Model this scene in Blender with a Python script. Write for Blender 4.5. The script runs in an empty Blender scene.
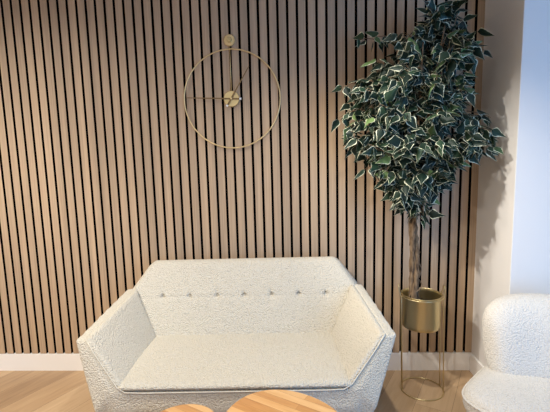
import bpy, bmesh, math, random
from mathutils import Vector, Matrix, noise

sc = bpy.context.scene
COL = sc.collection
R = math.radians
random.seed(7)

# ------------------------------------------------------------------ helpers
def s2l(c):
    return c/12.92 if c <= 0.04045 else ((c+0.055)/1.055)**2.4
def rgb(r, g, b):
    return (s2l(r/255), s2l(g/255), s2l(b/255), 1.0)

def link_mesh(name, bm, mat, parent=None, smooth=True):
    me = bpy.data.meshes.new(name)
    bmesh.ops.recalc_face_normals(bm, faces=bm.faces[:]) if len(bm.faces) < 4000 else None
    bm.to_mesh(me); bm.free()
    for p in me.polygons: p.use_smooth = smooth
    mats = mat if isinstance(mat, (list, tuple)) else [mat]
    for m in mats: me.materials.append(m)
    o = bpy.data.objects.new(name, me); COL.objects.link(o)
    if parent: o.parent = parent
    return o

def sharp(o, ang=35):
    me = o.data
    me.set_sharp_from_angle(angle=R(ang))
    return o

def thing(name, label, cat, loc=(0, 0, 0), rz=0.0, group=None):
    o = bpy.data.objects.new(name, None); COL.objects.link(o)
    o.location = loc; o.rotation_euler = (0, 0, rz); o.empty_display_size = 0.1
    o['label'] = label; o['category'] = cat
    if group: o['group'] = group
    return o

def struct(o):
    o['kind'] = 'structure'; return o

def box(bm, x0, x1, y0, y1, z0, z1):
    v = [bm.verts.new(p) for p in ((x0,y0,z0),(x1,y0,z0),(x1,y1,z0),(x0,y1,z0),(x0,y0,z1),(x1,y0,z1),(x1,y1,z1),(x0,y1,z1))]
    for f in ((0,3,2,1),(4,5,6,7),(0,1,5,4),(1,2,6,5),(2,3,7,6),(3,0,4,7)):
        bm.faces.new([v[i] for i in f])
    return v

def hull(pts, bevel=0.0, seg=3):
    bm = bmesh.new()
    for p in pts: bm.verts.new(p)
    r = bmesh.ops.convex_hull(bm, input=bm.verts[:])
    bmesh.ops.delete(bm, geom=[v for v in bm.verts if not v.link_faces], context='VERTS')
    bmesh.ops.dissolve_limit(bm, angle_limit=R(4), verts=bm.verts[:], edges=bm.edges[:])
    bmesh.ops.recalc_face_normals(bm, faces=bm.faces[:])
    if bevel:
        bmesh.ops.bevel(bm, geom=bm.edges[:], offset=bevel, segments=seg, profile=0.5, affect='EDGES', clamp_overlap=True)
    return bm

def tube(bm, pts, rad, n=8, closed=False, cap=True):
    pts = [Vector(p) for p in pts]
    N = len(pts)
    rads = rad if isinstance(rad, (list, tuple)) else [rad]*N
    rings = []; up = None
    for i, p in enumerate(pts):
        a = pts[(i-1) % N] if (closed or i > 0) else p
        b = pts[(i+1) % N] if (closed or i < N-1) else p
        t = (b-a).normalized()
        if up is None:
            up = t.orthogonal().normalized()
        up = (up - t*up.dot(t))
        up = up.normalized() if up.length > 1e-6 else t.orthogonal().normalized()
        sd = t.cross(up)
        rings.append([bm.verts.new(p + (up*math.cos(2*math.pi*k/n) + sd*math.sin(2*math.pi*k/n))*rads[i]) for k in range(n)])
    M = N if closed else N-1
    if closed:   # best twist match for the closing ring
        r0, r1 = rings[0], rings[-1]
        best = min(range(n), key=lambda s: sum((r0[(k+s) % n].co - r1[k].co).length for k in range(n)))
    for i in range(M):
        A = rings[i]; B = rings[(i+1) % N]
        sft = best if (closed and i == N-1) else 0
        for k in range(n):
            bm.faces.new((A[k], A[(k+1) % n], B[(k+1+sft) % n], B[(k+sft) % n]))
    if cap and not closed:
        bm.faces.new(rings[0][::-1]); bm.faces.new(rings[-1])

def lathe(bm, prof, n=48, c=(0, 0, 0), axis='Z', close=False):
    rings = []
    for r, h in prof:
        ring = []
        for k in range(n):
            a = 2*math.pi*k/n
            if axis == 'Z': co = (c[0]+r*math.cos(a), c[1]+r*math.sin(a), c[2]+h)
            else: co = (c[0]+r*math.cos(a), c[1]-h, c[2]+r*math.sin(a))
            ring.append(bm.verts.new(co))
        rings.append(ring)
    for i in range(len(rings)-1):
        for k in range(n):
            bm.faces.new((rings[i][k], rings[i][(k+1) % n], rings[i+1][(k+1) % n], rings[i+1][k]))
    bm.faces.new(rings[0][::-1]); bm.faces.new(rings[-1])

# ------------------------------------------------------------------ materials
def newmat(name, base=(0.5, 0.5, 0.5, 1), rough=0.6, metal=0.0, spec=0.5):
    m = bpy.data.materials.new(name); m.use_nodes = True
    nt = m.node_tree; b = nt.nodes['Principled BSDF']
    b.inputs['Base Color'].default_value = base
    b.inputs['Roughness'].default_value = rough
    b.inputs['Metallic'].default_value = metal
    b.inputs['Specular IOR Level'].default_value = spec
    return m, nt, b

def N(nt, t, **kw):
    n = nt.nodes.new(t)
    for k, v in kw.items():
        if k in n.inputs: n.inputs[k].default_value = v
        else: setattr(n, k, v)
    return n

def ramp(nt, stops):
    r = nt.nodes.new('ShaderNodeValToRGB')
    e = r.color_ramp.elements
    while len(e) < len(stops): e.new(0.5)
    for el, (p, c) in zip(e, stops): el.position = p; el.color = c
    return r

def coords(nt, scale=(1, 1, 1), rot=(0, 0, 0), kind='Object'):
    tc = nt.nodes.new('ShaderNodeTexCoord'); mp = nt.nodes.new('ShaderNodeMapping')
    mp.inputs['Scale'].default_value = scale; mp.inputs['Rotation'].default_value = rot
    nt.links.new(tc.outputs[kind], mp.inputs['Vector'])
    return mp

def boucle(name, col, dark, bump=0.9, scale=95):
    m, nt, b = newmat(name, col, 0.95, 0, 0.1)
    mp = coords(nt)
    nz = N(nt, 'ShaderNodeTexNoise', Scale=60.0, Detail=3.0)
    nt.links.new(mp.outputs[0], nz.inputs['Vector'])
    mixv = N(nt, 'ShaderNodeMix', data_type='RGBA', blend_type='LINEAR_LIGHT')
    mixv.inputs[0].default_value = 0.004
    nt.links.new(mp.outputs[0], mixv.inputs[6]); nt.links.new(nz.outputs['Color'], mixv.inputs[7])
    vo = N(nt, 'ShaderNodeTexVoronoi', Scale=float(scale))
    nt.links.new(mixv.outputs[2], vo.inputs['Vector'])
    cr = ramp(nt, [(0.0, col), (0.45, col), (0.95, dark)])
    nt.links.new(vo.outputs['Distance'], cr.inputs[0])
    nt.links.new(cr.outputs[0], b.inputs['Base Color'])
    bp = N(nt, 'ShaderNodeBump', Strength=bump, Distance=0.0062); bp.invert = True
    nt.links.new(vo.outputs['Distance'], bp.inputs['Height'])
    nt.links.new(bp.outputs[0], b.inputs['Normal'])
    b.inputs['Sheen Weight'].default_value = 0.15
    return m

M = {}
M['sofa'] = boucle('cream_boucle', rgb(223, 214, 196), rgb(207, 198, 179), 1.0, 140)
M['chair'] = boucle('white_boucle', rgb(226, 219, 208), rgb(212, 205, 194), 0.65, 140)
M['seam'] = newmat('cream_piping', rgb(216, 208, 192), 0.9, 0, 0.1)[0]
M['brass'] = newmat('brushed_brass', rgb(214, 196, 150), 0.33, 1.0)[0]
M['brass_clock'] = newmat('clock_brass', rgb(226, 204, 156), 0.4, 0.8)[0]
M['brass_pale'] = newmat('pale_brass', rgb(214, 192, 140), 0.45, 0.6)[0]
M['hand'] = newmat('bronze_hand', rgb(120, 98, 68), 0.4, 0.7)[0]
M['white_tip'] = newmat('white_tip', rgb(245, 243, 238), 0.4)[0]
M['black'] = newmat('black_felt', rgb(8, 7, 7), 1.0, 0, 0.0)[0]
M['soil'] = newmat('dark_moss', rgb(52, 42, 30), 0.95)[0]
M['leg'] = newmat('dark_wood_leg', rgb(70, 50, 36), 0.5)[0]

# painted walls and trim
m, nt, b = newmat('warm_white_paint', rgb(236, 231, 225), 0.85, 0, 0.2)
nz = N(nt, 'ShaderNodeTexNoise', Scale=180.0, Detail=2.0); bp = N(nt, 'ShaderNodeBump', Strength=0.06, Distance=0.002)
nt.links.new(coords(nt).outputs[0], nz.inputs['Vector']); nt.links.new(nz.outputs['Fac'], bp.inputs['Height']); nt.links.new(bp.outputs[0], b.inputs['Normal'])
M['paint'] = m
M['trim'] = newmat('white_trim_paint', rgb(244, 240, 235), 0.45)[0]
M['ceil'] = newmat('ceiling_paint', rgb(205, 200, 194), 0.9)[0]

# slat veneer: fine vertical grain, every slat a slightly different tone
m, nt, b = newmat('oak_slat_veneer', rgb(170, 140, 116), 0.55, 0, 0.3)
mp = coords(nt, (170, 60, 2.2))
nz = N(nt, 'ShaderNodeTexNoise', Scale=1.0, Detail=5.0, Roughness=0.6); nt.links.new(mp.outputs[0], nz.inputs['Vector'])
mp2 = coords(nt, (17.2414, 0.001, 0.25)); nz2 = N(nt, 'ShaderNodeTexNoise', Scale=1.0, Detail=1.0); nt.links.new(mp2.outputs[0], nz2.inputs['Vector'])
c1 = ramp(nt, [(0.25, rgb(176, 150, 122)), (0.5, rgb(195, 169, 140)), (0.8, rgb(212, 187, 157))])
nt.links.new(nz.outputs['Fac'], c1.inputs[0])
c2 = ramp(nt, [(0.3, rgb(226, 224, 224)), (0.7, rgb(255, 251, 248))]); nt.links.new(nz2.outputs['Fac'], c2.inputs[0])
mx = N(nt, 'ShaderNodeMix', data_type='RGBA', blend_type='MULTIPLY'); mx.inputs[0].default_value = 1.0
nt.links.new(c1.outputs[0], mx.inputs[6]); nt.links.new(c2.outputs[0], mx.inputs[7]); nt.links.new(mx.outputs[2], b.inputs['Base Color'])
M['slat'] = m

def wood(name, rot, plank_w, plank_l, tones, rough, gap, joint=rgb(90, 66, 44)):
    """planks along the mapped Y direction"""
    m, nt, b = newmat(name, tones[1], rough, 0, 0.4)
    mp = coords(nt, (1, 1, 1), (0, 0, rot))
    br = N(nt, 'ShaderNodeTexBrick', Scale=1.0); br.offset = 0.37
    br.inputs['Brick Width'].default_value = plank_l; br.inputs['Row Height'].default_value = plank_w
    br.inputs['Mortar Size'].default_value = gap; br.inputs['Mortar Smooth'].default_value = 0.1
    br.inputs['Color1'].default_value = (0, 0, 0, 1); br.inputs['Color2'].default_value = (1, 1, 1, 1); br.inputs['Mortar'].default_value = (0.5, 0.5, 0.5, 1)
    nt.links.new(mp.outputs[0], br.inputs['Vector'])
    mp2 = N(nt, 'ShaderNodeMapping'); mp2.inputs['Scale'].default_value = (3.0, 34.0, 3.0)
    nt.links.new(mp.outputs[0], mp2.inputs['Vector'])
    add = N(nt, 'ShaderNodeVectorMath', operation='MULTIPLY_ADD'); add.inputs[1].default_value = (7, 3, 5)
    nt.links.new(br.outputs['Color'], add.inputs[0]); nt.links.new(mp2.outputs[0], add.inputs[2])
    nz = N(nt, 'ShaderNodeTexNoise', Scale=1.0, Detail=6.0, Roughness=0.62, Distortion=0.6); nt.links.new(add.outputs[0], nz.inputs['Vector'])
    mixf = N(nt, 'ShaderNodeMix', data_type='FLOAT'); mixf.inputs[0].default_value = 0.42
    nt.links.new(nz.outputs['Fac'], mixf.inputs[2]); nt.links.new(br.outputs['Color'], mixf.inputs[3])
    cr = ramp(nt, [(0.2, tones[0]), (0.5, tones[1]), (0.8, tones[2])]); nt.links.new(mixf.outputs[0], cr.inputs[0])
    mx = N(nt, 'ShaderNodeMix', data_type='RGBA'); nt.links.new(br.outputs['Fac'], mx.inputs[0])
    nt.links.new(cr.outputs[0], mx.inputs[6]); mx.inputs[7].default_value = joint
    nt.links.new(mx.outputs[2], b.inputs['Base Color'])
    bp = N(nt, 'ShaderNodeBump', Strength=0.15, Distance=0.002); nt.links.new(nz.outputs['Fac'], bp.inputs['Height']); nt.links.new(bp.outputs[0], b.inputs['Normal'])
    return m
M['floor'] = wood('oak_floor_planks', R(-62), 0.19, 1.6, (rgb(152, 122, 92), rgb(184, 152, 116), rgb(204, 174, 138)), 0.45, 0.0008, rgb(120, 92, 66))
M['block'] = wood('oak_butcher_block', R(30), 0.036, 1.7, (rgb(178, 118, 64), rgb(216, 162, 102), rgb(240, 196, 140)), 0.4, 0.0006, rgb(170, 118, 70))

# bark
m, nt, b = newmat('brown_bark', rgb(104, 82, 62), 0.9)
nz = N(nt, 'ShaderNodeTexNoise', Scale=1.0, Detail=6.0); nt.links.new(coords(nt, (90, 90, 22)).outputs[0], nz.inputs['Vector'])
cr = ramp(nt, [(0.32, rgb(66, 50, 36)), (0.5, rgb(118, 95, 70)), (0.72, rgb(150, 126, 98))]); nt.links.new(nz.outputs['Fac'], cr.inputs[0]); nt.links.new(cr.outputs[0], b.inputs['Base Color'])
bp = N(nt, 'ShaderNodeBump', Strength=0.7, Distance=0.004); nt.links.new(nz.outputs['Fac'], bp.inputs['Height']); nt.links.new(bp.outputs[0], b.inputs['Normal'])
M['bark'] = m

# variegated leaf: attribute "rim" 1 at the margin, 0 along the midrib; "tone" varies per leaf
m, nt, b = newmat('variegated_leaf', rgb(48, 66, 52), 0.45, 0, 0.25)
at = N(nt, 'ShaderNodeAttribute', attribute_name='leafdata')
sep = N(nt, 'ShaderNodeSeparateColor'); nt.links.new(at.outputs['Color'], sep.inputs[0])
nz = N(nt, 'ShaderNodeTexNoise', Scale=70.0, Detail=2.0); nt.links.new(coords(nt).outputs[0], nz.inputs['Vector'])
ma = N(nt, 'ShaderNodeMath', operation='MULTIPLY_ADD'); ma.inputs[1].default_value = 0.4; ma.inputs[2].default_value = -0.2
nt.links.new(nz.outputs['Fac'], ma.inputs[0])
su = N(nt, 'ShaderNodeMath', operation='ADD'); nt.links.new(sep.outputs[0], su.inputs[0]); nt.links.new(ma.outputs[0], su.inputs[1])
su2 = N(nt, 'ShaderNodeMath', operation='MULTIPLY_ADD'); su2.inputs[1].default_value = 0.10; nt.links.new(sep.outputs[2], su2.inputs[0]); nt.links.new(su.outputs[0], su2.inputs[2])
rr = ramp(nt, [(0.87, (0, 0, 0, 1)), (0.95, (1, 1, 1, 1))]); nt.links.new(su2.outputs[0], rr.inputs[0])
gr = ramp(nt, [(0.0, rgb(24, 38, 31)), (0.5, rgb(34, 52, 40)), (0.85, rgb(50, 72, 50)), (1.0, rgb(104, 128, 76))]); nt.links.new(sep.outputs[1], gr.inputs[0])
mx = N(nt, 'ShaderNodeMix', data_type='RGBA'); nt.links.new(rr.outputs[0], mx.inputs[0]); nt.links.new(gr.outputs[0], mx.inputs[6]); mx.inputs[7].default_value = rgb(226, 226, 196)
nt.links.new(mx.outputs[2], b.inputs['Base Color'])
M['leaf'] = m

# window pane
m, nt, b = newmat('window_pane_glass', (0.9, 0.95, 1, 1), 0.02)
tr = N(nt, 'ShaderNodeBsdfTransparent'); gl = N(nt, 'ShaderNodeBsdfGlossy', Roughness=0.02); ms = N(nt, 'ShaderNodeMixShader'); ms.inputs[0].default_value = 0.06
nt.links.new(tr.outputs[0], ms.inputs[1]); nt.links.new(gl.outputs[0], ms.inputs[2]); nt.links.new(ms.outputs[0], nt.nodes['Material Output'].inputs['Surface'])
M['glass'] = m

# ------------------------------------------------------------------ setting
XL, XR, YF, ZC = -3.1, 3.3, -3.6, 2.62
PX, PY = 1.134, -0.415           # corner where the short side wall ends
bm = bmesh.new(); box(bm, XL-.1, XR+.1, YF-.1, 0.15, -0.06, 0.0); struct(link_mesh('floor', bm, M['floor'], smooth=False))
bm = bmesh.new(); box(bm, XL-.1, XR+.1, YF-.1, 0.15, ZC, ZC+.06); struct(link_mesh('ceiling', bm, M['ceil'], smooth=False))
bm = bmesh.new(); box(bm, XL-.1, XR+.1, 0.03, 0.15, 0, ZC); struct(link_mesh('wall_back', bm, M['paint'], smooth=False))
bm = bmesh.new(); box(bm, XL-.1, XL, YF, 0.03, 0, ZC); struct(link_mesh('wall_left', bm, M['paint'], smooth=False))
# pier: the short side wall beside the panel and its face towards the room
bm = bmesh.new(); v = box(bm, PX, XR, PY, 0.03, 0, ZC)
e = [e for e in bm.edges if all(abs(q.co.x-PX) < 1e-5 and abs(q.co.y-PY) < 1e-5 for q in e.verts)]
bmesh.ops.bevel(bm, geom=e, offset=0.004, segments=3, affect='EDGES', profile=0.5)
struct(sharp(link_mesh('wall_right', bm, M['paint'])))
# outer right wall, and the wall behind the camera with a big window
bm = bmesh.new(); box(bm, XR, XR+.1, YF, 0.03, 0, ZC); struct(link_mesh('wall_right_outer', bm, M['paint'], smooth=False))
WX0, WX1, WZ0, WZ1 = 1.5, 3.15, 0.1, 2.5
bm = bmesh.new()
box(bm, XL, WX0, YF-.1, YF, 0, ZC); box(bm, WX1, XR, YF-.1, YF, 0, ZC); box(bm, WX0, WX1, YF-.1, YF, 0, WZ0); box(bm, WX0, WX1, YF-.1, YF, WZ1, ZC)
struct(link_mesh('wall_front', bm, M['paint'], smooth=False))
bm = bmesh.new()
for a in (WX0, (WX0+WX1)/2-.03, WX1-.06): box(bm, a, a+.06, YF-.08, YF-.02, WZ0, WZ1)
box(bm, WX0, WX1, YF-.08, YF-.02, WZ0, WZ0+.06); box(bm, WX0, WX1, YF-.08, YF-.02, WZ1-.06, WZ1)
w = struct(link_mesh('window_1', bm, M['trim'], smooth=False))
bm = bmesh.new(); box(bm, WX0, WX1, YF-.055, YF-.045, WZ0, WZ1); link_mesh('window_pane', bm, M['glass'], w, smooth=False)

# slatted panel: black felt behind oak slats
PITCH, GAP, G0 = 0.058, 0.0155, -1.7569
ZB = 0.1235
bm = bmesh.new()
k = -22
while True:
    x0 = G0 + k*PITCH + GAP/2; x1 = min(x0 + PITCH - GAP, 1.1345)
    if x0 > 1.12: break
    vs = box(bm, x0, x1, 0.0, 0.0215, ZB, ZC)
    k += 1
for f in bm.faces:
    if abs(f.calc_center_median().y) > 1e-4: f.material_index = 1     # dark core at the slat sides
slats = struct(link_mesh('trim_1', bm, [M['slat'], M['black']], smooth=False))
bm = bmesh.new(); box(bm, G0-22*PITCH, 1.1345, 0.0205, 0.03, ZB, ZC); link_mesh('felt_backing', bm, M['black'], slats, smooth=False)

def base(name, x0, x1, y0, y1):
    bm = bmesh.new(); v = box(bm, x0, x1, y0, y1, 0, 0.122)
    bmesh.ops.bevel(bm, geom=[e for e in bm.edges if all(q.co.z > .1 for q in e.verts)], offset=0.004, segments=2, affect='EDGES')
    return struct(sharp(link_mesh(name, bm, M['trim'])))
base('baseboard_back', XL, PX, -0.001, 0.03)
bm = bmesh.new(); box(bm, PX-.012, PX+.002, PY-.012, 0.0, 0, .122); box(bm, PX-.012, XR, PY-.012, PY+.002, 0, .122)
o = struct(link_mesh('baseboard_right', bm, M['trim'], smooth=False)); bv = o.modifiers.new('bevel', 'BEVEL'); bv.width = 0.003; bv.segments = 2

# ------------------------------------------------------------------ sofa
sofa = thing('sofa', 'cream boucle two-seat sofa with flared arms and a button-tufted back, against the slatted wall', 'sofa', (-0.298, -0.45, 0), R(1.8))

def remeshed(bms, name, mat, parent, voxel=0.009, it=6):
    """several overlapping solids fused into one soft upholstered body"""
    bm = bmesh.new()
    for q in bms:
        me = bpy.data.meshes.new('tmp'); q.to_mesh(me); q.free(); bm.from_mesh(me); bpy.data.meshes.remove(me)
    o = link_mesh(name, bm, mat, parent)
    md = o.modifiers.new('r', 'REMESH'); md.mode = 'VOXEL'; md.voxel_size = voxel; md.use_smooth_shade = True
    ms = o.modifiers.new('s', 'SMOOTH'); ms.factor = 0.5; ms.iterations = it
    dg = bpy.context.evaluated_depsgraph_get(); dg.update()
    me = bpy.data.meshes.new_from_object(o.evaluated_get(dg))
    o.modifiers.clear(); old = o.data; o.data = me; bpy.data.meshes.remove(old)
    for p in o.data.polygons: p.use_smooth = True
    return o

def armpts(s):
    F1 = (.520*s, -.395, .388); F2 = (.705*s, -.298, .590); F3 = (.762*s, -.288, .584)
    F4 = (.645*s, -.398, .290); F5 = (.565*s, -.36, .115); F6 = (.40*s, -.36, .115)
    B1 = (.495*s, .22, .385); B2 = (.645*s, .235, .660); B3 = (.705*s, .245, .656); B4 = (.60*s, .33, .115); B6 = (.40*s, .33, .115)
    return F1, F2, F3, F4, F5, F6, B1, B2, B3, B4, B6
bms = []
for s in (-1, 1):
    P = [Vector(p) for p in armpts(s)]
    fr, bk = P[:6], [P[6], P[7], P[8], P[9], P[9].lerp(P[10], .15), P[10]]
    bms.append(hull(fr + [a.lerp(b_, .14) for a, b_ in zip(fr, bk)]))          # front panel of the arm
    Q = [p.copy() for p in P]
    for k, dx in ((0, .045), (1, .006), (6, .065), (7, .006)): Q[k].x += dx*s
    bms.append(hull(Q))
bms.append(hull([(x*.56, y, z) for x in (-1, 1) for y, z in ((-.396, .385), (-.405, .29), (-.36, .115), (.30, .115), (.30, .385))]))
frame = remeshed(bms, 'frame', M['sofa'], sofa)

# padded inner face of each arm: a softly twisted cushion whose front edge follows the piping
def pad_bm(s):
    P = [Vector(p) for p in armpts(s)]
    A, B = P[0], P[1]
    C = Vector((P[7].x, .207, P[7].z)); D = Vector((P[6].x+.004*s, .083, P[6].z))
    n = 30; bm = bmesh.new()
    def S(u, v): return (A.lerp(D, u)).lerp(B.lerp(C, u), v)
    fr, bk = [], []
    for i in range(n+1):
        ra, rb = [], []
        for k in range(n+1):
            u = .5-.5*math.cos(math.pi*i/n); v = .5-.5*math.cos(math.pi*k/n)
            du = S(min(1, u+.01), v)-S(max(0, u-.01), v); dv = S(u, min(1, v+.01))-S(u, max(0, v-.01))
            nn = dv.cross(du).normalized()
            if nn.x*s > 0: nn = -nn
            d = min(u*.60, (1-u)*.60, v*.27, (1-v)*.27)
            q = min(1, d/.022); h = math.sqrt(1-(1-q)**2)
            p = S(u, v)
            ra.append(bm.verts.new(p + nn*(.019*h))); rb.append(bm.verts.new(p - nn*.05))
        fr.append(ra); bk.append(rb)
    for i in range(n):
        for k in range(n):
            bm.faces.new((fr[i][k], fr[i+1][k], fr[i+1][k+1], fr[i][k+1])); bm.faces.new((bk[i][k], bk[i][k+1], bk[i+1][k+1], bk[i+1][k]))
    for k in range(n):
        for a, b_ in (((0, k), (0, k+1)), ((n, k+1), (n, k)), ((k+1, 0), (k, 0)), ((k, n), (k+1, n))):
            bm.faces.new((fr[a[0]][a[1]], fr[b_[0]][b_[1]], bk[b_[0]][b_[1]], bk[a[0]][a[1]]))
    return bm
for s in (-1, 1): sharp(link_mesh('armrest', pad_bm(s), M['sofa'], sofa), 50)
# piping round the front of arms and seat
F1, F2, F3 = [Vector(p) for p in armpts(1)[:3]]
def mir(p): return Vector((-p.x, p.y, p.z))
off = Vector((0, -.004, 0.002))
path = [mir(F2)+off+Vector((.006, 0, 0))]
for t in (0.25, 0.5, 0.75, 0.93): path.append(mir(F2).lerp(mir(F1), t)+off)
path += [Vector((-.495, -.4005, .384))]
for i in range(1, 12): path.append(Vector((-.495+.99*i/12, -.4005, .381)))
path += [Vector((.495, -.4005, .384))]
for t in (0.07, 0.25, 0.5, 0.75): path.append(F1.lerp(F2, t)+off)
path.append(F2+off-Vector((.006, 0, 0)))
bm = bmesh.new(); tube(bm, path, 0.0032, 8); link_mesh('piping', bm, M['seam'], sofa)

# seat cushion
def seat_bm():
    bm = bmesh.new(); nu, nv = 60, 48
    prof = [(.20, .37), (.20, .425)]
    loop = []
    # top from back to front, then rounded nose, then underside
    for i in range(17): loop.append((.22-.56*i/16, .418+.010*math.sin(math.pi*i/16)))
    for i in range(1, 10):
        a = math.pi*i/9; loop.append((-.345-.058*math.sin(a), .401+.020*math.cos(a)))
    for i in range(1, 9): loop.append((-.345+.565*i/8, .36))
    rows = []
    for i in range(nu+1):
        u = math.sin(math.pi/2*(2*i/nu-1)); row = []
        e = (1-abs(u)**14)**(1/6) if abs(u) < 1 else 0
        for y, z in loop:
            hw = .535 - .035*((y+.40)/.62)
            zz = .39 + (z-.39)*(0.55+.45*e)
            yy = y if y > -.33 else -.33+(y+.33)*(0.6+.4*e)
            row.append(bm.verts.new((u*hw*.995, yy, zz)))
        rows.append(row)
    L = len(loop)
    for i in range(nu):
        for k in range(L):
            bm.faces.new((rows[i][k], rows[i][(k+1) % L], rows[i+1][(k+1) % L], rows[i+1][k]))
    bm.faces.new(rows[0]); bm.faces.new(rows[-1][::-1])
    return bm
link_mesh('seat_cushion', seat_bm(), M['sofa'], sofa)

# backrest with one row of seven tufts
ZT = 0.614
BTN = [-.480+.1605*i for i in range(7)]
def half(z):
    if z < .645: h = .50 + (.685-.50)*max(0, (z-.36))/(.645-.36)
    else: h = .685 + (.565-.685)*(z-.645)/(.80-.645)
    if z > .765:
        d = min(1, (z-.765)/.04); h -= .03*(1-math.sqrt(max(0, 1-d*d)))
    return h
def back_bm():
    loop = []
    nf = 64
    for i in range(nf+1):
        z = .36+(.775-.36)*i/nf
        yf = .095+.50*(z-.42)
        loop.append((yf-.006*math.sin(math.pi*(z-.36)/.415), z, 1))
    for i in range(1, 12):
        a = math.pi*i/12
        loop.append((.3225-.046*math.cos(a), .772+.031*math.sin(a), 0))
    for i in range(0, 12): loop.append((.372, .772-.65*i/11*.63, 0))
    bm = bmesh.new(); nu = 230; rows = []
    for i in range(nu+1):
        t = 2*i/nu-1
        u = t*1.0
        if abs(t) > .9: u = math.copysign(.9+.1*math.sin(math.pi/2*(abs(t)-.9)/.1), t)
        row = []
        e = math.sqrt(max(0, 1-((abs(u)-.955)/.045)**2)) if abs(u) > .955 else 1
        e = 0.15+.85*e
        for y, z, fr in loop:
            x = u*half(z)
            if fr:
                dz = z-ZT
                w = 1 if abs(x) < .56 else max(0, 1-(abs(x)-.56)/.05)
                y += .0035*math.exp(-(dz/.008)**2)*w
                for bx in BTN:
                    r2 = (x-bx)**2+dz*dz
                    if r2 < .02:
                        y += .024*math.exp(-r2/.0095**2) + .004*math.exp(-r2/.035**2)
                        if dz > 0: y += .010*math.exp(-((x-bx+.15*dz)/.0055)**2)*math.exp(-(dz/.032)**2)
            ym = .33
            row.append(bm.verts.new((x, ym+(y-ym)*e, z)))
        rows.append(row)
    L = len(loop)
    for i in range(nu):
        for k in range(L):
            bm.faces.new((rows[i][k], rows[i+1][k], rows[i+1][(k+1) % L], rows[i][(k+1) % L]))
    bm.faces.new(rows[0]); bm.faces.new(rows[-1][::-1])
    return bm
backrest = link_mesh('backrest', back_bm(), M['sofa'], sofa)
for bx in BTN:
    bm = bmesh.new()
    lathe(bm, [(.0005, .006), (.004, .0055), (.0065, .003), (.007, 0), (.006, -.006)], 14, (bx, .095+.50*(ZT-.42)+.021, ZT), 'Y')
    link_mesh('tuft_button', bm, M['sofa'], backrest)
for sx in (-1, 1):
    for y in (-.28, .25):
        bm = bmesh.new(); lathe(bm, [(.014, 0), (.022, .12)], 16, (sx*.46, y, 0)); sharp(link_mesh('leg', bm, M['leg'], sofa))

# ------------------------------------------------------------------ lounge chair at the right
chair = thing('lounge_chair', 'white boucle lounge chair with rounded wrap-around back, beside the bare wall corner', 'chair', (1.195, -0.885, 0), R(-44))
def seat_outline(n=72, a=.395, y0=-.34, y1=.16, p=4.4):
    cy, b_ = (y0+y1)/2, (y1-y0)/2
    pts = []
    for k in range(n):
        t = 2*math.pi*k/n
        c, s = math.cos(t), math.sin(t)
        pts.append((a*math.copysign(abs(c)**(2/p), c), cy+b_*math.copysign(abs(s)**(2/p), s)))
    return pts
def loft(outl, levels, cen):
    """stack of the outline shrunk towards cen: levels = (inset, z)"""
    bm = bmesh.new(); rings = []
    for ins, z in levels:
        ring = []
        for x, y in outl:
            d = Vector((x-cen[0], y-cen[1])); l = d.length
            d = d*(max(0.002, l-ins)/l)
            ring.append(bm.verts.new((cen[0]+d.x, cen[1]+d.y, z)))
        rings.append(ring)
    n = len(outl)
    for i in range(len(rings)-1):
        for k in range(n):
            bm.faces.new((rings[i][k], rings[i][(k+1) % n], rings[i+1][(k+1) % n], rings[i+1][k]))
    bm.faces.new(rings[0][::-1]); bm.faces.new(rings[-1])
    return bm
out = seat_outline()
link_mesh('seat_cushion', loft(out, [(.02, .28), (.004, .295), (0, .31), (0, .338), (.006, .357), (.022, .370), (.05, .378), (.10, .383), (.18, .387), (.30, .388)], (0, -.08)), M['chair'], chair)
bm = bmesh.new(); tube(bm, [(x*1.003, -.08+(y+.08)*1.003, .345) for x, y in out], .005, 8, closed=True)
link_mesh('piping', bm, M['chair'], chair)
out2 = seat_outline(a=.392, y0=-.337, y1=.22)
link_mesh('base', loft(out2, [(.05, .06), (.035, .07), (.02, .2), (.006, .275), (.004, .295), (.02, .31)], (0, -.05)), M['chair'], chair)
# wrapped backrest: plump pill section swept along an arc, rounded ends
def chair_back():
    bm = bmesh.new(); nu, nc = 64, 36; rows = []
    for i in range(nu+1):
        t = 2*i/nu-1
        s = math.copysign(abs(math.sin(math.pi/2*abs(t)))**.9, t)
        ang = s*R(64)
        Rr = .385
        cx, cy = Rr*math.sin(ang), -.19+Rr*math.cos(ang)
        nx, ny = math.sin(ang), math.cos(ang)
        e = max(0, 1-abs(s)**5.0)**(1/2.6)
        e = max(e, .02)
        row = []
        for k in range(nc):
            a = 2*math.pi*k/nc
            c, q = math.cos(a), math.sin(a)
            hz = math.copysign(abs(q)**(2/2.7), q); hx = math.copysign(abs(c)**(2/2.4), c)
            z = .503+.228*hz*(.30+.70*e)
            th = .105*hx*(e**.9)
            lean = (z-.40)*.16
            d = th+lean
            row.append(bm.verts.new((cx+nx*d, cy+ny*d, z)))
        rows.append(row)
    for i in range(nu):
        for k in range(nc):
            bm.faces.new((rows[i][k], rows[i][(k+1) % nc], rows[i+1][(k+1) % nc], rows[i+1][k]))
    bm.faces.new(rows[0][::-1]); bm.faces.new(rows[-1])
    return bm
link_mesh('backrest', chair_back(), M['chair'], chair)
for sx in (-1, 1):
    for y in (-.22, .12):
        bm = bmesh.new(); lathe(bm, [(.016, 0), (.02, .09)], 16, (sx*.22, y, 0)); sharp(link_mesh('leg', bm, M['leg'], chair))

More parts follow.
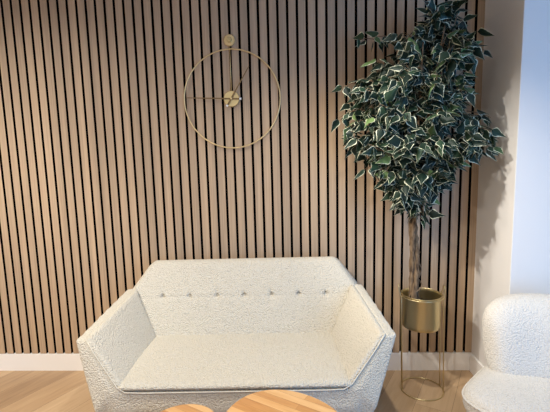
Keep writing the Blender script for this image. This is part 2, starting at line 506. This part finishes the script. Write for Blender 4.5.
# ------------------------------------------------------------------ wall clock
CX, CZ = -0.366, 1.775
clock = thing('wall_clock', 'large skeleton wall clock, thin gold ring with centre disc hanging from a gold knob', 'clock', (CX, 0, CZ))
bm = bmesh.new(); tube(bm, [(.003+.294*math.cos(2*math.pi*k/96), -.016, -.002+.294*math.sin(2*math.pi*k/96)) for k in range(96)], .004, 8, closed=True)
link_mesh('ring', bm, M['brass_clock'], clock)
bm = bmesh.new(); lathe(bm, [(.0465, 0.0), (.0475, .003), (.0475, .019), (.0455, .022), (.001, .022)], 48, (0, 0, 0), 'Y'); sharp(link_mesh('hub', bm, M['brass_pale'], clock))
bm = bmesh.new(); tube(bm, [(0, -.012, .04), (0, -.012, .335)], .0024, 8); link_mesh('hanging_rod', bm, M['brass_clock'], clock)
bm = bmesh.new(); lathe(bm, [(.033, 0), (.034, .003), (.034, .012), (.031, .015), (.001, .015)], 40, (0, 0, .344), 'Y')
mnt = sharp(link_mesh('mount', bm, M['brass_clock'], clock))
bm = bmesh.new(); lathe(bm, [(.016, .014), (.0165, .030), (.013, .034), (.001, .034)], 6, (0, 0, .344), 'Y'); sharp(link_mesh('knob', bm, M['brass_pale'], mnt), 20)
def clock_hand(ang, ln, tail, w, y, name):
    d = Vector((math.cos(ang), 0, math.sin(ang))); p = Vector((-d.z, 0, d.x))
    bm = bmesh.new(); vs = []
    for yy in (y, y-.003):
        vs.append([bm.verts.new(d*a + p*b + Vector((0, yy, 0))) for a, b in ((-tail, -w), (-tail, w), (ln, w*.55), (ln, -w*.55))])
    A, B = vs
    bm.faces.new(A); bm.faces.new(B[::-1])
    for k in range(4): bm.faces.new((A[k], B[k], B[(k+1) % 4], A[(k+1) % 4]))
    h = link_mesh(name, bm, M['hand'], clock, smooth=False)
    bm = bmesh.new(); c = -d*(tail+.003); bmesh.ops.create_cube(bm, size=.011, matrix=Matrix.Translation(c+Vector((0, y-.002, 0))) @ Matrix.Rotation(-ang, 4, 'Y'))
    link_mesh('tip', bm, M['white_tip'], h, smooth=False)
clock_hand(R(177.3), .272, .052, .0042, -.026, 'minute_hand')
clock_hand(R(58.5), .215, .046, .0048, -.031, 'hour_hand')
bm = bmesh.new(); lathe(bm, [(.006, .022), (.006, .036), (.001, .037)], 16, (0, 0, 0), 'Y'); sharp(link_mesh('pin', bm, M['brass_pale'], clock))

# ------------------------------------------------------------------ plant stand, pot, ficus
SX, SY = 0.738, -0.215
stand = thing('plant_stand', 'slim gold wire plant stand with looped uprights and a ring foot, holding the gold pot', 'plant stand', (SX, SY, 0))
RS = .121
bm = bmesh.new(); tube(bm, [(RS*1.02*math.cos(2*math.pi*k/64)+.014, RS*1.0*math.sin(2*math.pi*k/64), .004) for k in range(64)], .004, 8, closed=True); link_mesh('foot_ring', bm, M['brass'], stand)
bm = bmesh.new(); tube(bm, [(RS*math.cos(2*math.pi*k/64), RS*math.sin(2*math.pi*k/64), .594) for k in range(64)], .0028, 8, closed=True); link_mesh('holder_ring', bm, M['brass'], stand)
def hairpin(a0, a1):
    def P(a, z, k=1.0): return Vector((RS*k*math.cos(R(a))+.014*(1-z/.6), RS*k*math.sin(R(a)), z))
    am = (a0+a1)/2
    pts = [P(a0, .004), P(a0, .2), P(a0, .4), P(a0, .58)]
    c = P(am, .632, 1.06)
    tang = Vector((-math.sin(R(am)), math.cos(R(am)), 0))*(1 if a1 > a0 else -1)
    for k in range(0, 13):
        t = R(200-220*k/12)
        pts.append(c + tang*(.017*math.cos(t)) + Vector((0, 0, .020*math.sin(t))))
    pts += [P(a1, .58), P(a1, .4), P(a1, .2), P(a1, .004)]
    bm = bmesh.new(); tube(bm, pts, .0032, 8); return bm
for a0, a1 in ((187, 150), (-22, 14)):
    link_mesh('leg', hairpin(a0, a1), M['brass'], stand)

pot = thing('plant_pot', 'shiny brushed gold cylindrical pot with open top, held in the wire stand', 'pot', (SX, SY, 0))
bm = bmesh.new()
prof = [(.001, .404), (.096, .404), (.105, .406), (.1095, .412), (.111, .43), (.111, .590), (.113, .594), (.113, .601), (.1105, .603), (.108, .599), (.107, .585), (.106, .43), (.10, .415), (.001, .412)]
lathe(bm, prof, 72); sharp(link_mesh('shell', bm, M['brass'], pot), 40)
bm = bmesh.new(); lathe(bm, [(.1058, .50), (.1058, .535), (.08, .540), (.001, .542)], 40); link_mesh('soil', bm, M['soil'], pot)

ficus = thing('ficus_tree', 'tall variegated ficus tree with bushy cream-edged leaves and a twisted trunk, in the gold pot', 'plant', (SX-.045, SY, .545))
TX, TY = SX-.045, SY
def trunk_c(z):   # world centre line
    t = (z-.545)/.75
    return Vector((TX-.012*t+.006*math.sin(7*t), TY-.01*t, z))
bm = bmesh.new()
for j in range(3):
    pts, rads = [], []
    for i in range(46):
        z = .550+.91*i/45; t = i/45
        a = 2*math.pi*j/3+t*5.2
        rr = .016*(1-.35*t)
        pts.append(trunk_c(z)+Vector((rr*math.cos(a), rr*math.sin(a), 0))+Vector((random.uniform(-.0025, .0025), random.uniform(-.0025, .0025), 0))-Vector((TX, TY, .545)))
        rads.append((.0165-.006*t)*(1+.16*math.sin(i*1.9+j*2)))
    tube(bm, pts, rads, 10)
link_mesh('trunk', bm, M['bark'], ficus)
for (z0, z1, r0, tw, ph) in ((.56, .92, .034, 7.0, 2.6), (.60, 1.15, .030, -6.0, 4.4), (.57, .74, .036, 5.0, 3.4)):
    bm = bmesh.new(); pts = []
    for i in range(40):
        t = i/39; z = z0+(z1-z0)*t; a = ph+tw*t; rr = r0*(.75+.35*math.sin(9*t+ph))
        pts.append(trunk_c(z)+Vector((rr*math.cos(a), rr*math.sin(a), 0))-Vector((TX, TY, .545)))
    tube(bm, pts, .0042, 7); link_mesh('vine_stem', bm, M['bark'], ficus)

# foliage: twigs inside a measured crown volume, each with drooping leaves
SIL = [(2.24, .80, .87), (2.182, .74, .88), (2.11, .66, .90), (2.037, .56, .92), (1.96, .48, .985), (1.91, .45, .975), (1.86, .41, .965), (1.784, .30, .98), (1.706, .26, 1.0), (1.598, .26, 1.05),
       (1.491, .29, 1.06), (1.382, .36, 1.02), (1.301, .42, .88), (1.219, .50, .80), (1.134, .55, .765), (1.084, .57, .65)]
SIL = SIL[::-1]
def ext(z):
    if z <= SIL[0][0]: return SIL[0][1:]
    for (a, b) in zip(SIL, SIL[1:]):
        if a[0] <= z <= b[0]:
            t = (z-a[0])/(b[0]-a[0]); return (a[1]+(b[1]-a[1])*t, a[2]+(b[2]-a[2])*t)
    return SIL[-1][1:]
YC = -.285
O = Vector((TX, TY, .545))
fol = bmesh.new(); dl = fol.loops.layers.float_color.new('leafdata')
# leaf outline along its length: (t, half width)
LP = [(0, .08), (.07, .55), (.17, .95), (.28, 1.0), (.42, .78), (.58, .50), (.77, .25), (.91, .08), (1.0, .0)]
def leaf(base, d, nrm, ln, wd, tone, rimw):
    d = d.normalized(); sd = d.cross(nrm).normalized(); nn = sd.cross(d).normalized()
    fold = random.uniform(.15, .5); curl = random.uniform(.05, .30); wav = random.uniform(-.10, .10)
    tip = base+d*ln
    for q in (base, base+d*ln*.5, tip):
        if q.y > -.012 or q.x > PX-.01: return False
    def pt(t, s):
        w = s*wd
        return base + d*(ln*t) + sd*w + nn*(-abs(w)*fold - ln*curl*t*t + wav*ln*math.sin(6*t)*s)
    rows = []
    for t, hw in LP:
        rows.append([(fol.verts.new(pt(t, s*hw)-O), rim) for s, rim in ((-1, 1), (-.66, .62), (0, 0 if t < .9 else .7), (.66, .62), (1, 1))])
    for a, b in zip(rows, rows[1:]):
        for k in range(4):
            q = (a[k], a[k+1], b[k+1], b[k])
            f = fol.faces.new([v for v, _ in q])
            for lp, (v, r) in zip(f.loops, q): lp[dl] = (r, tone, rimw, 1)
    return True
twigs = bmesh.new()
def spray(tip, dirv, n, spread=.06):
    """a few cm of twig ending at tip with n leaves along it"""
    dirv = dirv.normalized(); start = tip-dirv*.13
    tube(twigs, [start-O, start.lerp(tip, .5)+Vector((0, 0, .008))-O, tip-O], [.003, .002, .0012], 5)
    for i in range(n):
        t = (i+.5)/n
        p = start.lerp(tip, t)
        out = Vector((random.gauss(0, 1), random.gauss(-.15, 1), random.gauss(-.1, .6)))
        d = dirv*.5 + out.normalized()*.85 + Vector((0, 0, -.72))
        nrm = Vector((random.gauss(0, .7), -.6+random.gauss(0, .6), .7+random.gauss(0, .55)))
        ln = random.uniform(.060, .098)
        leaf(p+out.normalized()*random.uniform(0.005, spread*.5), d, nrm, ln, ln*random.uniform(.25, .36), min(1, max(0, random.gauss(.45, .3))), random.random())
def crown_axis(z): return Vector((TX+.03+(z-1.2)*.06, YC, z))
sprays = 0; tries = 0
while sprays < 205 and tries < 9000:
    tries += 1
    z = random.uniform(1.17, 2.24); xl, xr = ext(z-.045)
    hw = (xr-xl)/2
    if random.random() > (hw/.42)**1.2: continue
    xm = (xl+xr)/2
    a = random.uniform(0, 2*math.pi); rr = math.sqrt(random.uniform(.05, 1))
    dep = min(.25, hw*.8)
    x = xm + hw*.97*rr*math.cos(a); y = YC + dep*rr*math.sin(a)
    if y > -.05: continue
    tip = Vector((x, y, z)); ax = crown_axis(z-.10)
    spray(tip, (tip-ax)+Vector((0, 0, .05)), random.randint(8, 11)); sprays += 1
# dense inner leaves
for i in range(170):
    z = random.uniform(1.20, 2.02); xl, xr = ext(z); xm = (xl+xr)/2; hw = (xr-xl)/2
    p = Vector((xm+hw*.6*random.uniform(-1, 1), YC+.13*random.uniform(-1, 1), z))
    ln = random.uniform(.06, .085)
    leaf(p, Vector((random.gauss(0, .6), random.gauss(0, .6), -.7)), Vector((random.gauss(0, .4), -1, .5)), ln, ln*.32, random.uniform(.1, .6), random.random())
# loose sprigs that leave the crown: upper left, upper right, the top, left and right edges
for tip, dv, n in (((.36, -.20, 2.045), (-1, 0, .05), 5), ((.44, -.21, 2.05), (-1, 0, .02), 6), ((1.04, -.24, 1.955), (1, 0, -.1), 5), ((1.0, -.24, 1.92), (1, 0, -.1), 6),
                   ((.865, -.26, 2.215), (.2, 0, 1), 5), ((.845, -.26, 2.13), (.3, 0, 1), 6), ((.76, -.27, 2.17), (0, 0, 1), 7), ((.74, -.28, 2.12), (-.2, 0, 1), 8), ((.26, -.27, 1.78), (-1, 0, -.2), 7), ((.25, -.25, 1.62), (-1, 0, -.4), 7),
                   ((.27, -.25, 1.55), (-1, 0, -.5), 7), ((1.06, -.28, 1.60), (1, 0, -.3), 8), ((1.05, -.30, 1.48), (1, -.1, -.5), 8), ((.37, -.24, 1.40), (-1, 0, -.3), 7), ((1.075, -.34, 1.52), (1, -.1, -.2), 7), ((1.06, -.36, 1.43), (1, -.1, -.3), 7), ((1.0, -.32, 1.43), (1, -.1, -.4), 8), ((1.02, -.33, 1.53), (1, -.1, -.3), 8), ((.96, -.34, 1.60), (.8, -.4, -.2), 8), ((.39, -.3, 1.34), (-1, 0, -.4), 7), ((.33, -.3, 1.47), (-1, 0, -.3), 8), ((.46, -.36, 1.62), (-.8, -.5, -.1), 8), ((.61, -.28, 1.13), (-.3, -.1, -1), 6), ((.73, -.28, 1.19), (.3, -.1, -1), 5)):
    spray(Vector(tip), Vector(dv), n, .05)
link_mesh('foliage', fol, M['leaf'], ficus)
# boughs from trunk top into the crown
for k in range(9):
    a = 2*math.pi*k/9; z1 = 1.55+.07*k
    xl, xr = ext(z1); hw = (xr-xl)/2
    p0 = trunk_c(1.18+.03*k); p2 = Vector(((xl+xr)/2+hw*.6*math.cos(a), YC+.13*math.sin(a), z1))
    p1 = (p0+p2)/2+Vector((0, 0, -.06))
    tube(twigs, [p0-O, p0.lerp(p1, .5)-O, p1-O, p1.lerp(p2, .5)-O, p2-O], [.009, .008, .006, .005, .003], 6)
tube(twigs, [trunk_c(1.4)-O, Vector((.72, YC+.02, 1.7))-O, Vector((.78, YC, 2.0))-O, Vector((.85, YC, 2.2))-O], [.012, .009, .006, .002], 7)
link_mesh('branch', twigs, M['bark'], ficus)

# ------------------------------------------------------------------ coffee tables
def table(name, label, cx, cy, r, h, ph, sx=1.0):
    t = thing(name, label, 'coffee table', (cx, cy, 0), 0, None)
    out = []
    for k in range(80):
        a = 2*math.pi*k/80
        q = r*(1+.035*math.cos(3*a+ph)+.02*math.cos(2*a+1.3*ph))
        out.append((q*sx*math.cos(a), q*math.sin(a)))
    sharp(link_mesh('tabletop', loft(out, [(.012, h-.032), (.003, h-.026), (0, h-.018), (0, h-.006), (.002, h-.002), (.007, h)], (0, 0)), M['block'], t), 50)
    for k in range(3):
        a = 2*math.pi*k/3+ph*.5+.9
        bm = bmesh.new(); d = Vector((math.cos(a), math.sin(a), 0))
        tube(bm, [d*r*.78, d*r*.62+Vector((0, 0, h-.031))], [.011, .018], 14)
        sharp(link_mesh('leg', bm, M['block'], t))
    return t
table('coffee_table', 'larger oak butcher-block coffee table with rounded edge, in front of the sofa middle', -.064, -1.185, .230, .46, .4, 1.0)
table('coffee_table', 'smaller oak coffee table, lower and tucked beside the larger one, in front of the sofa', -.455, -1.155, .175, .405, 2.2)

# ------------------------------------------------------------------ lights
WARM = (1, .965, .89)
def spot(x, y, e, size=122, blend=1.0, col=WARM, rad=.035, aim=None):
    l = bpy.data.lights.new('downlight_or_fill', 'SPOT'); l.energy = e; l.spot_size = R(size); l.spot_blend = blend; l.color = col; l.shadow_soft_size = rad
    o = bpy.data.objects.new('downlight_or_fill', l); COL.objects.link(o); o.location = (x, y, ZC-.04)
    if aim: o.rotation_euler = (Vector(aim)-o.location).to_track_quat('-Z', 'Y').to_euler()
    return o
spot(-1.95, -1.2, 104, 166, .85)
spot(-1.2, -1.5, 165, 38, .9, aim=(1.0, -.2, .90))
spot(.1, -1.0, 84, 118)
spot(-2.0, -2.0, 120, 66, .9, aim=(-2.0, -.1, .15))
spot(-.5, -2.3, 80, 165, .7)  # wide unseen lamp added as ambient fill for the dim upper walls
l = bpy.data.lights.new('window_daylight', 'AREA'); l.shape = 'RECTANGLE'; l.size = WX1-WX0-.1; l.size_y = WZ1-WZ0-.1; l.energy = 46; l.color = (.08, .46, 1.15)
o = bpy.data.objects.new('window_daylight', l); COL.objects.link(o); o.location = ((WX0+WX1)/2, YF+.01, (WZ0+WZ1)/2)
o.rotation_euler = (R(90), 0, 0)
w = bpy.data.worlds.new('World'); sc.world = w; w.use_nodes = True
w.node_tree.nodes['Background'].inputs[0].default_value = (.45, .65, 1, 1); w.node_tree.nodes['Background'].inputs[1].default_value = 1.0

# ------------------------------------------------------------------ camera
cam = bpy.data.cameras.new('camera'); co = bpy.data.objects.new('camera', cam); COL.objects.link(co)
cam.sensor_width = 36; cam.sensor_fit = 'HORIZONTAL'; cam.lens = 405/550*36; cam.clip_start = .02
r_ = Vector((0.99873, 0.04339, -0.02575)); u_ = Vector((0.01983, 0.13173, 0.99109)); f_ = Vector((-0.0464, 0.99034, -0.1307))
m4 = Matrix((( r_.x, u_.x, -f_.x, 0), (r_.y, u_.y, -f_.y, -2.5378), (r_.z, u_.z, -f_.z, 1.44326), (0, 0, 0, 1)))
co.matrix_world = m4
sc.camera = co
sc.view_settings.view_transform = 'Standard'; sc.view_settings.look = 'None'; sc.view_settings.gamma = 1; sc.view_settings.exposure = 0.1
sc.cycles.use_denoising = True
sc.cycles.max_bounces = 8
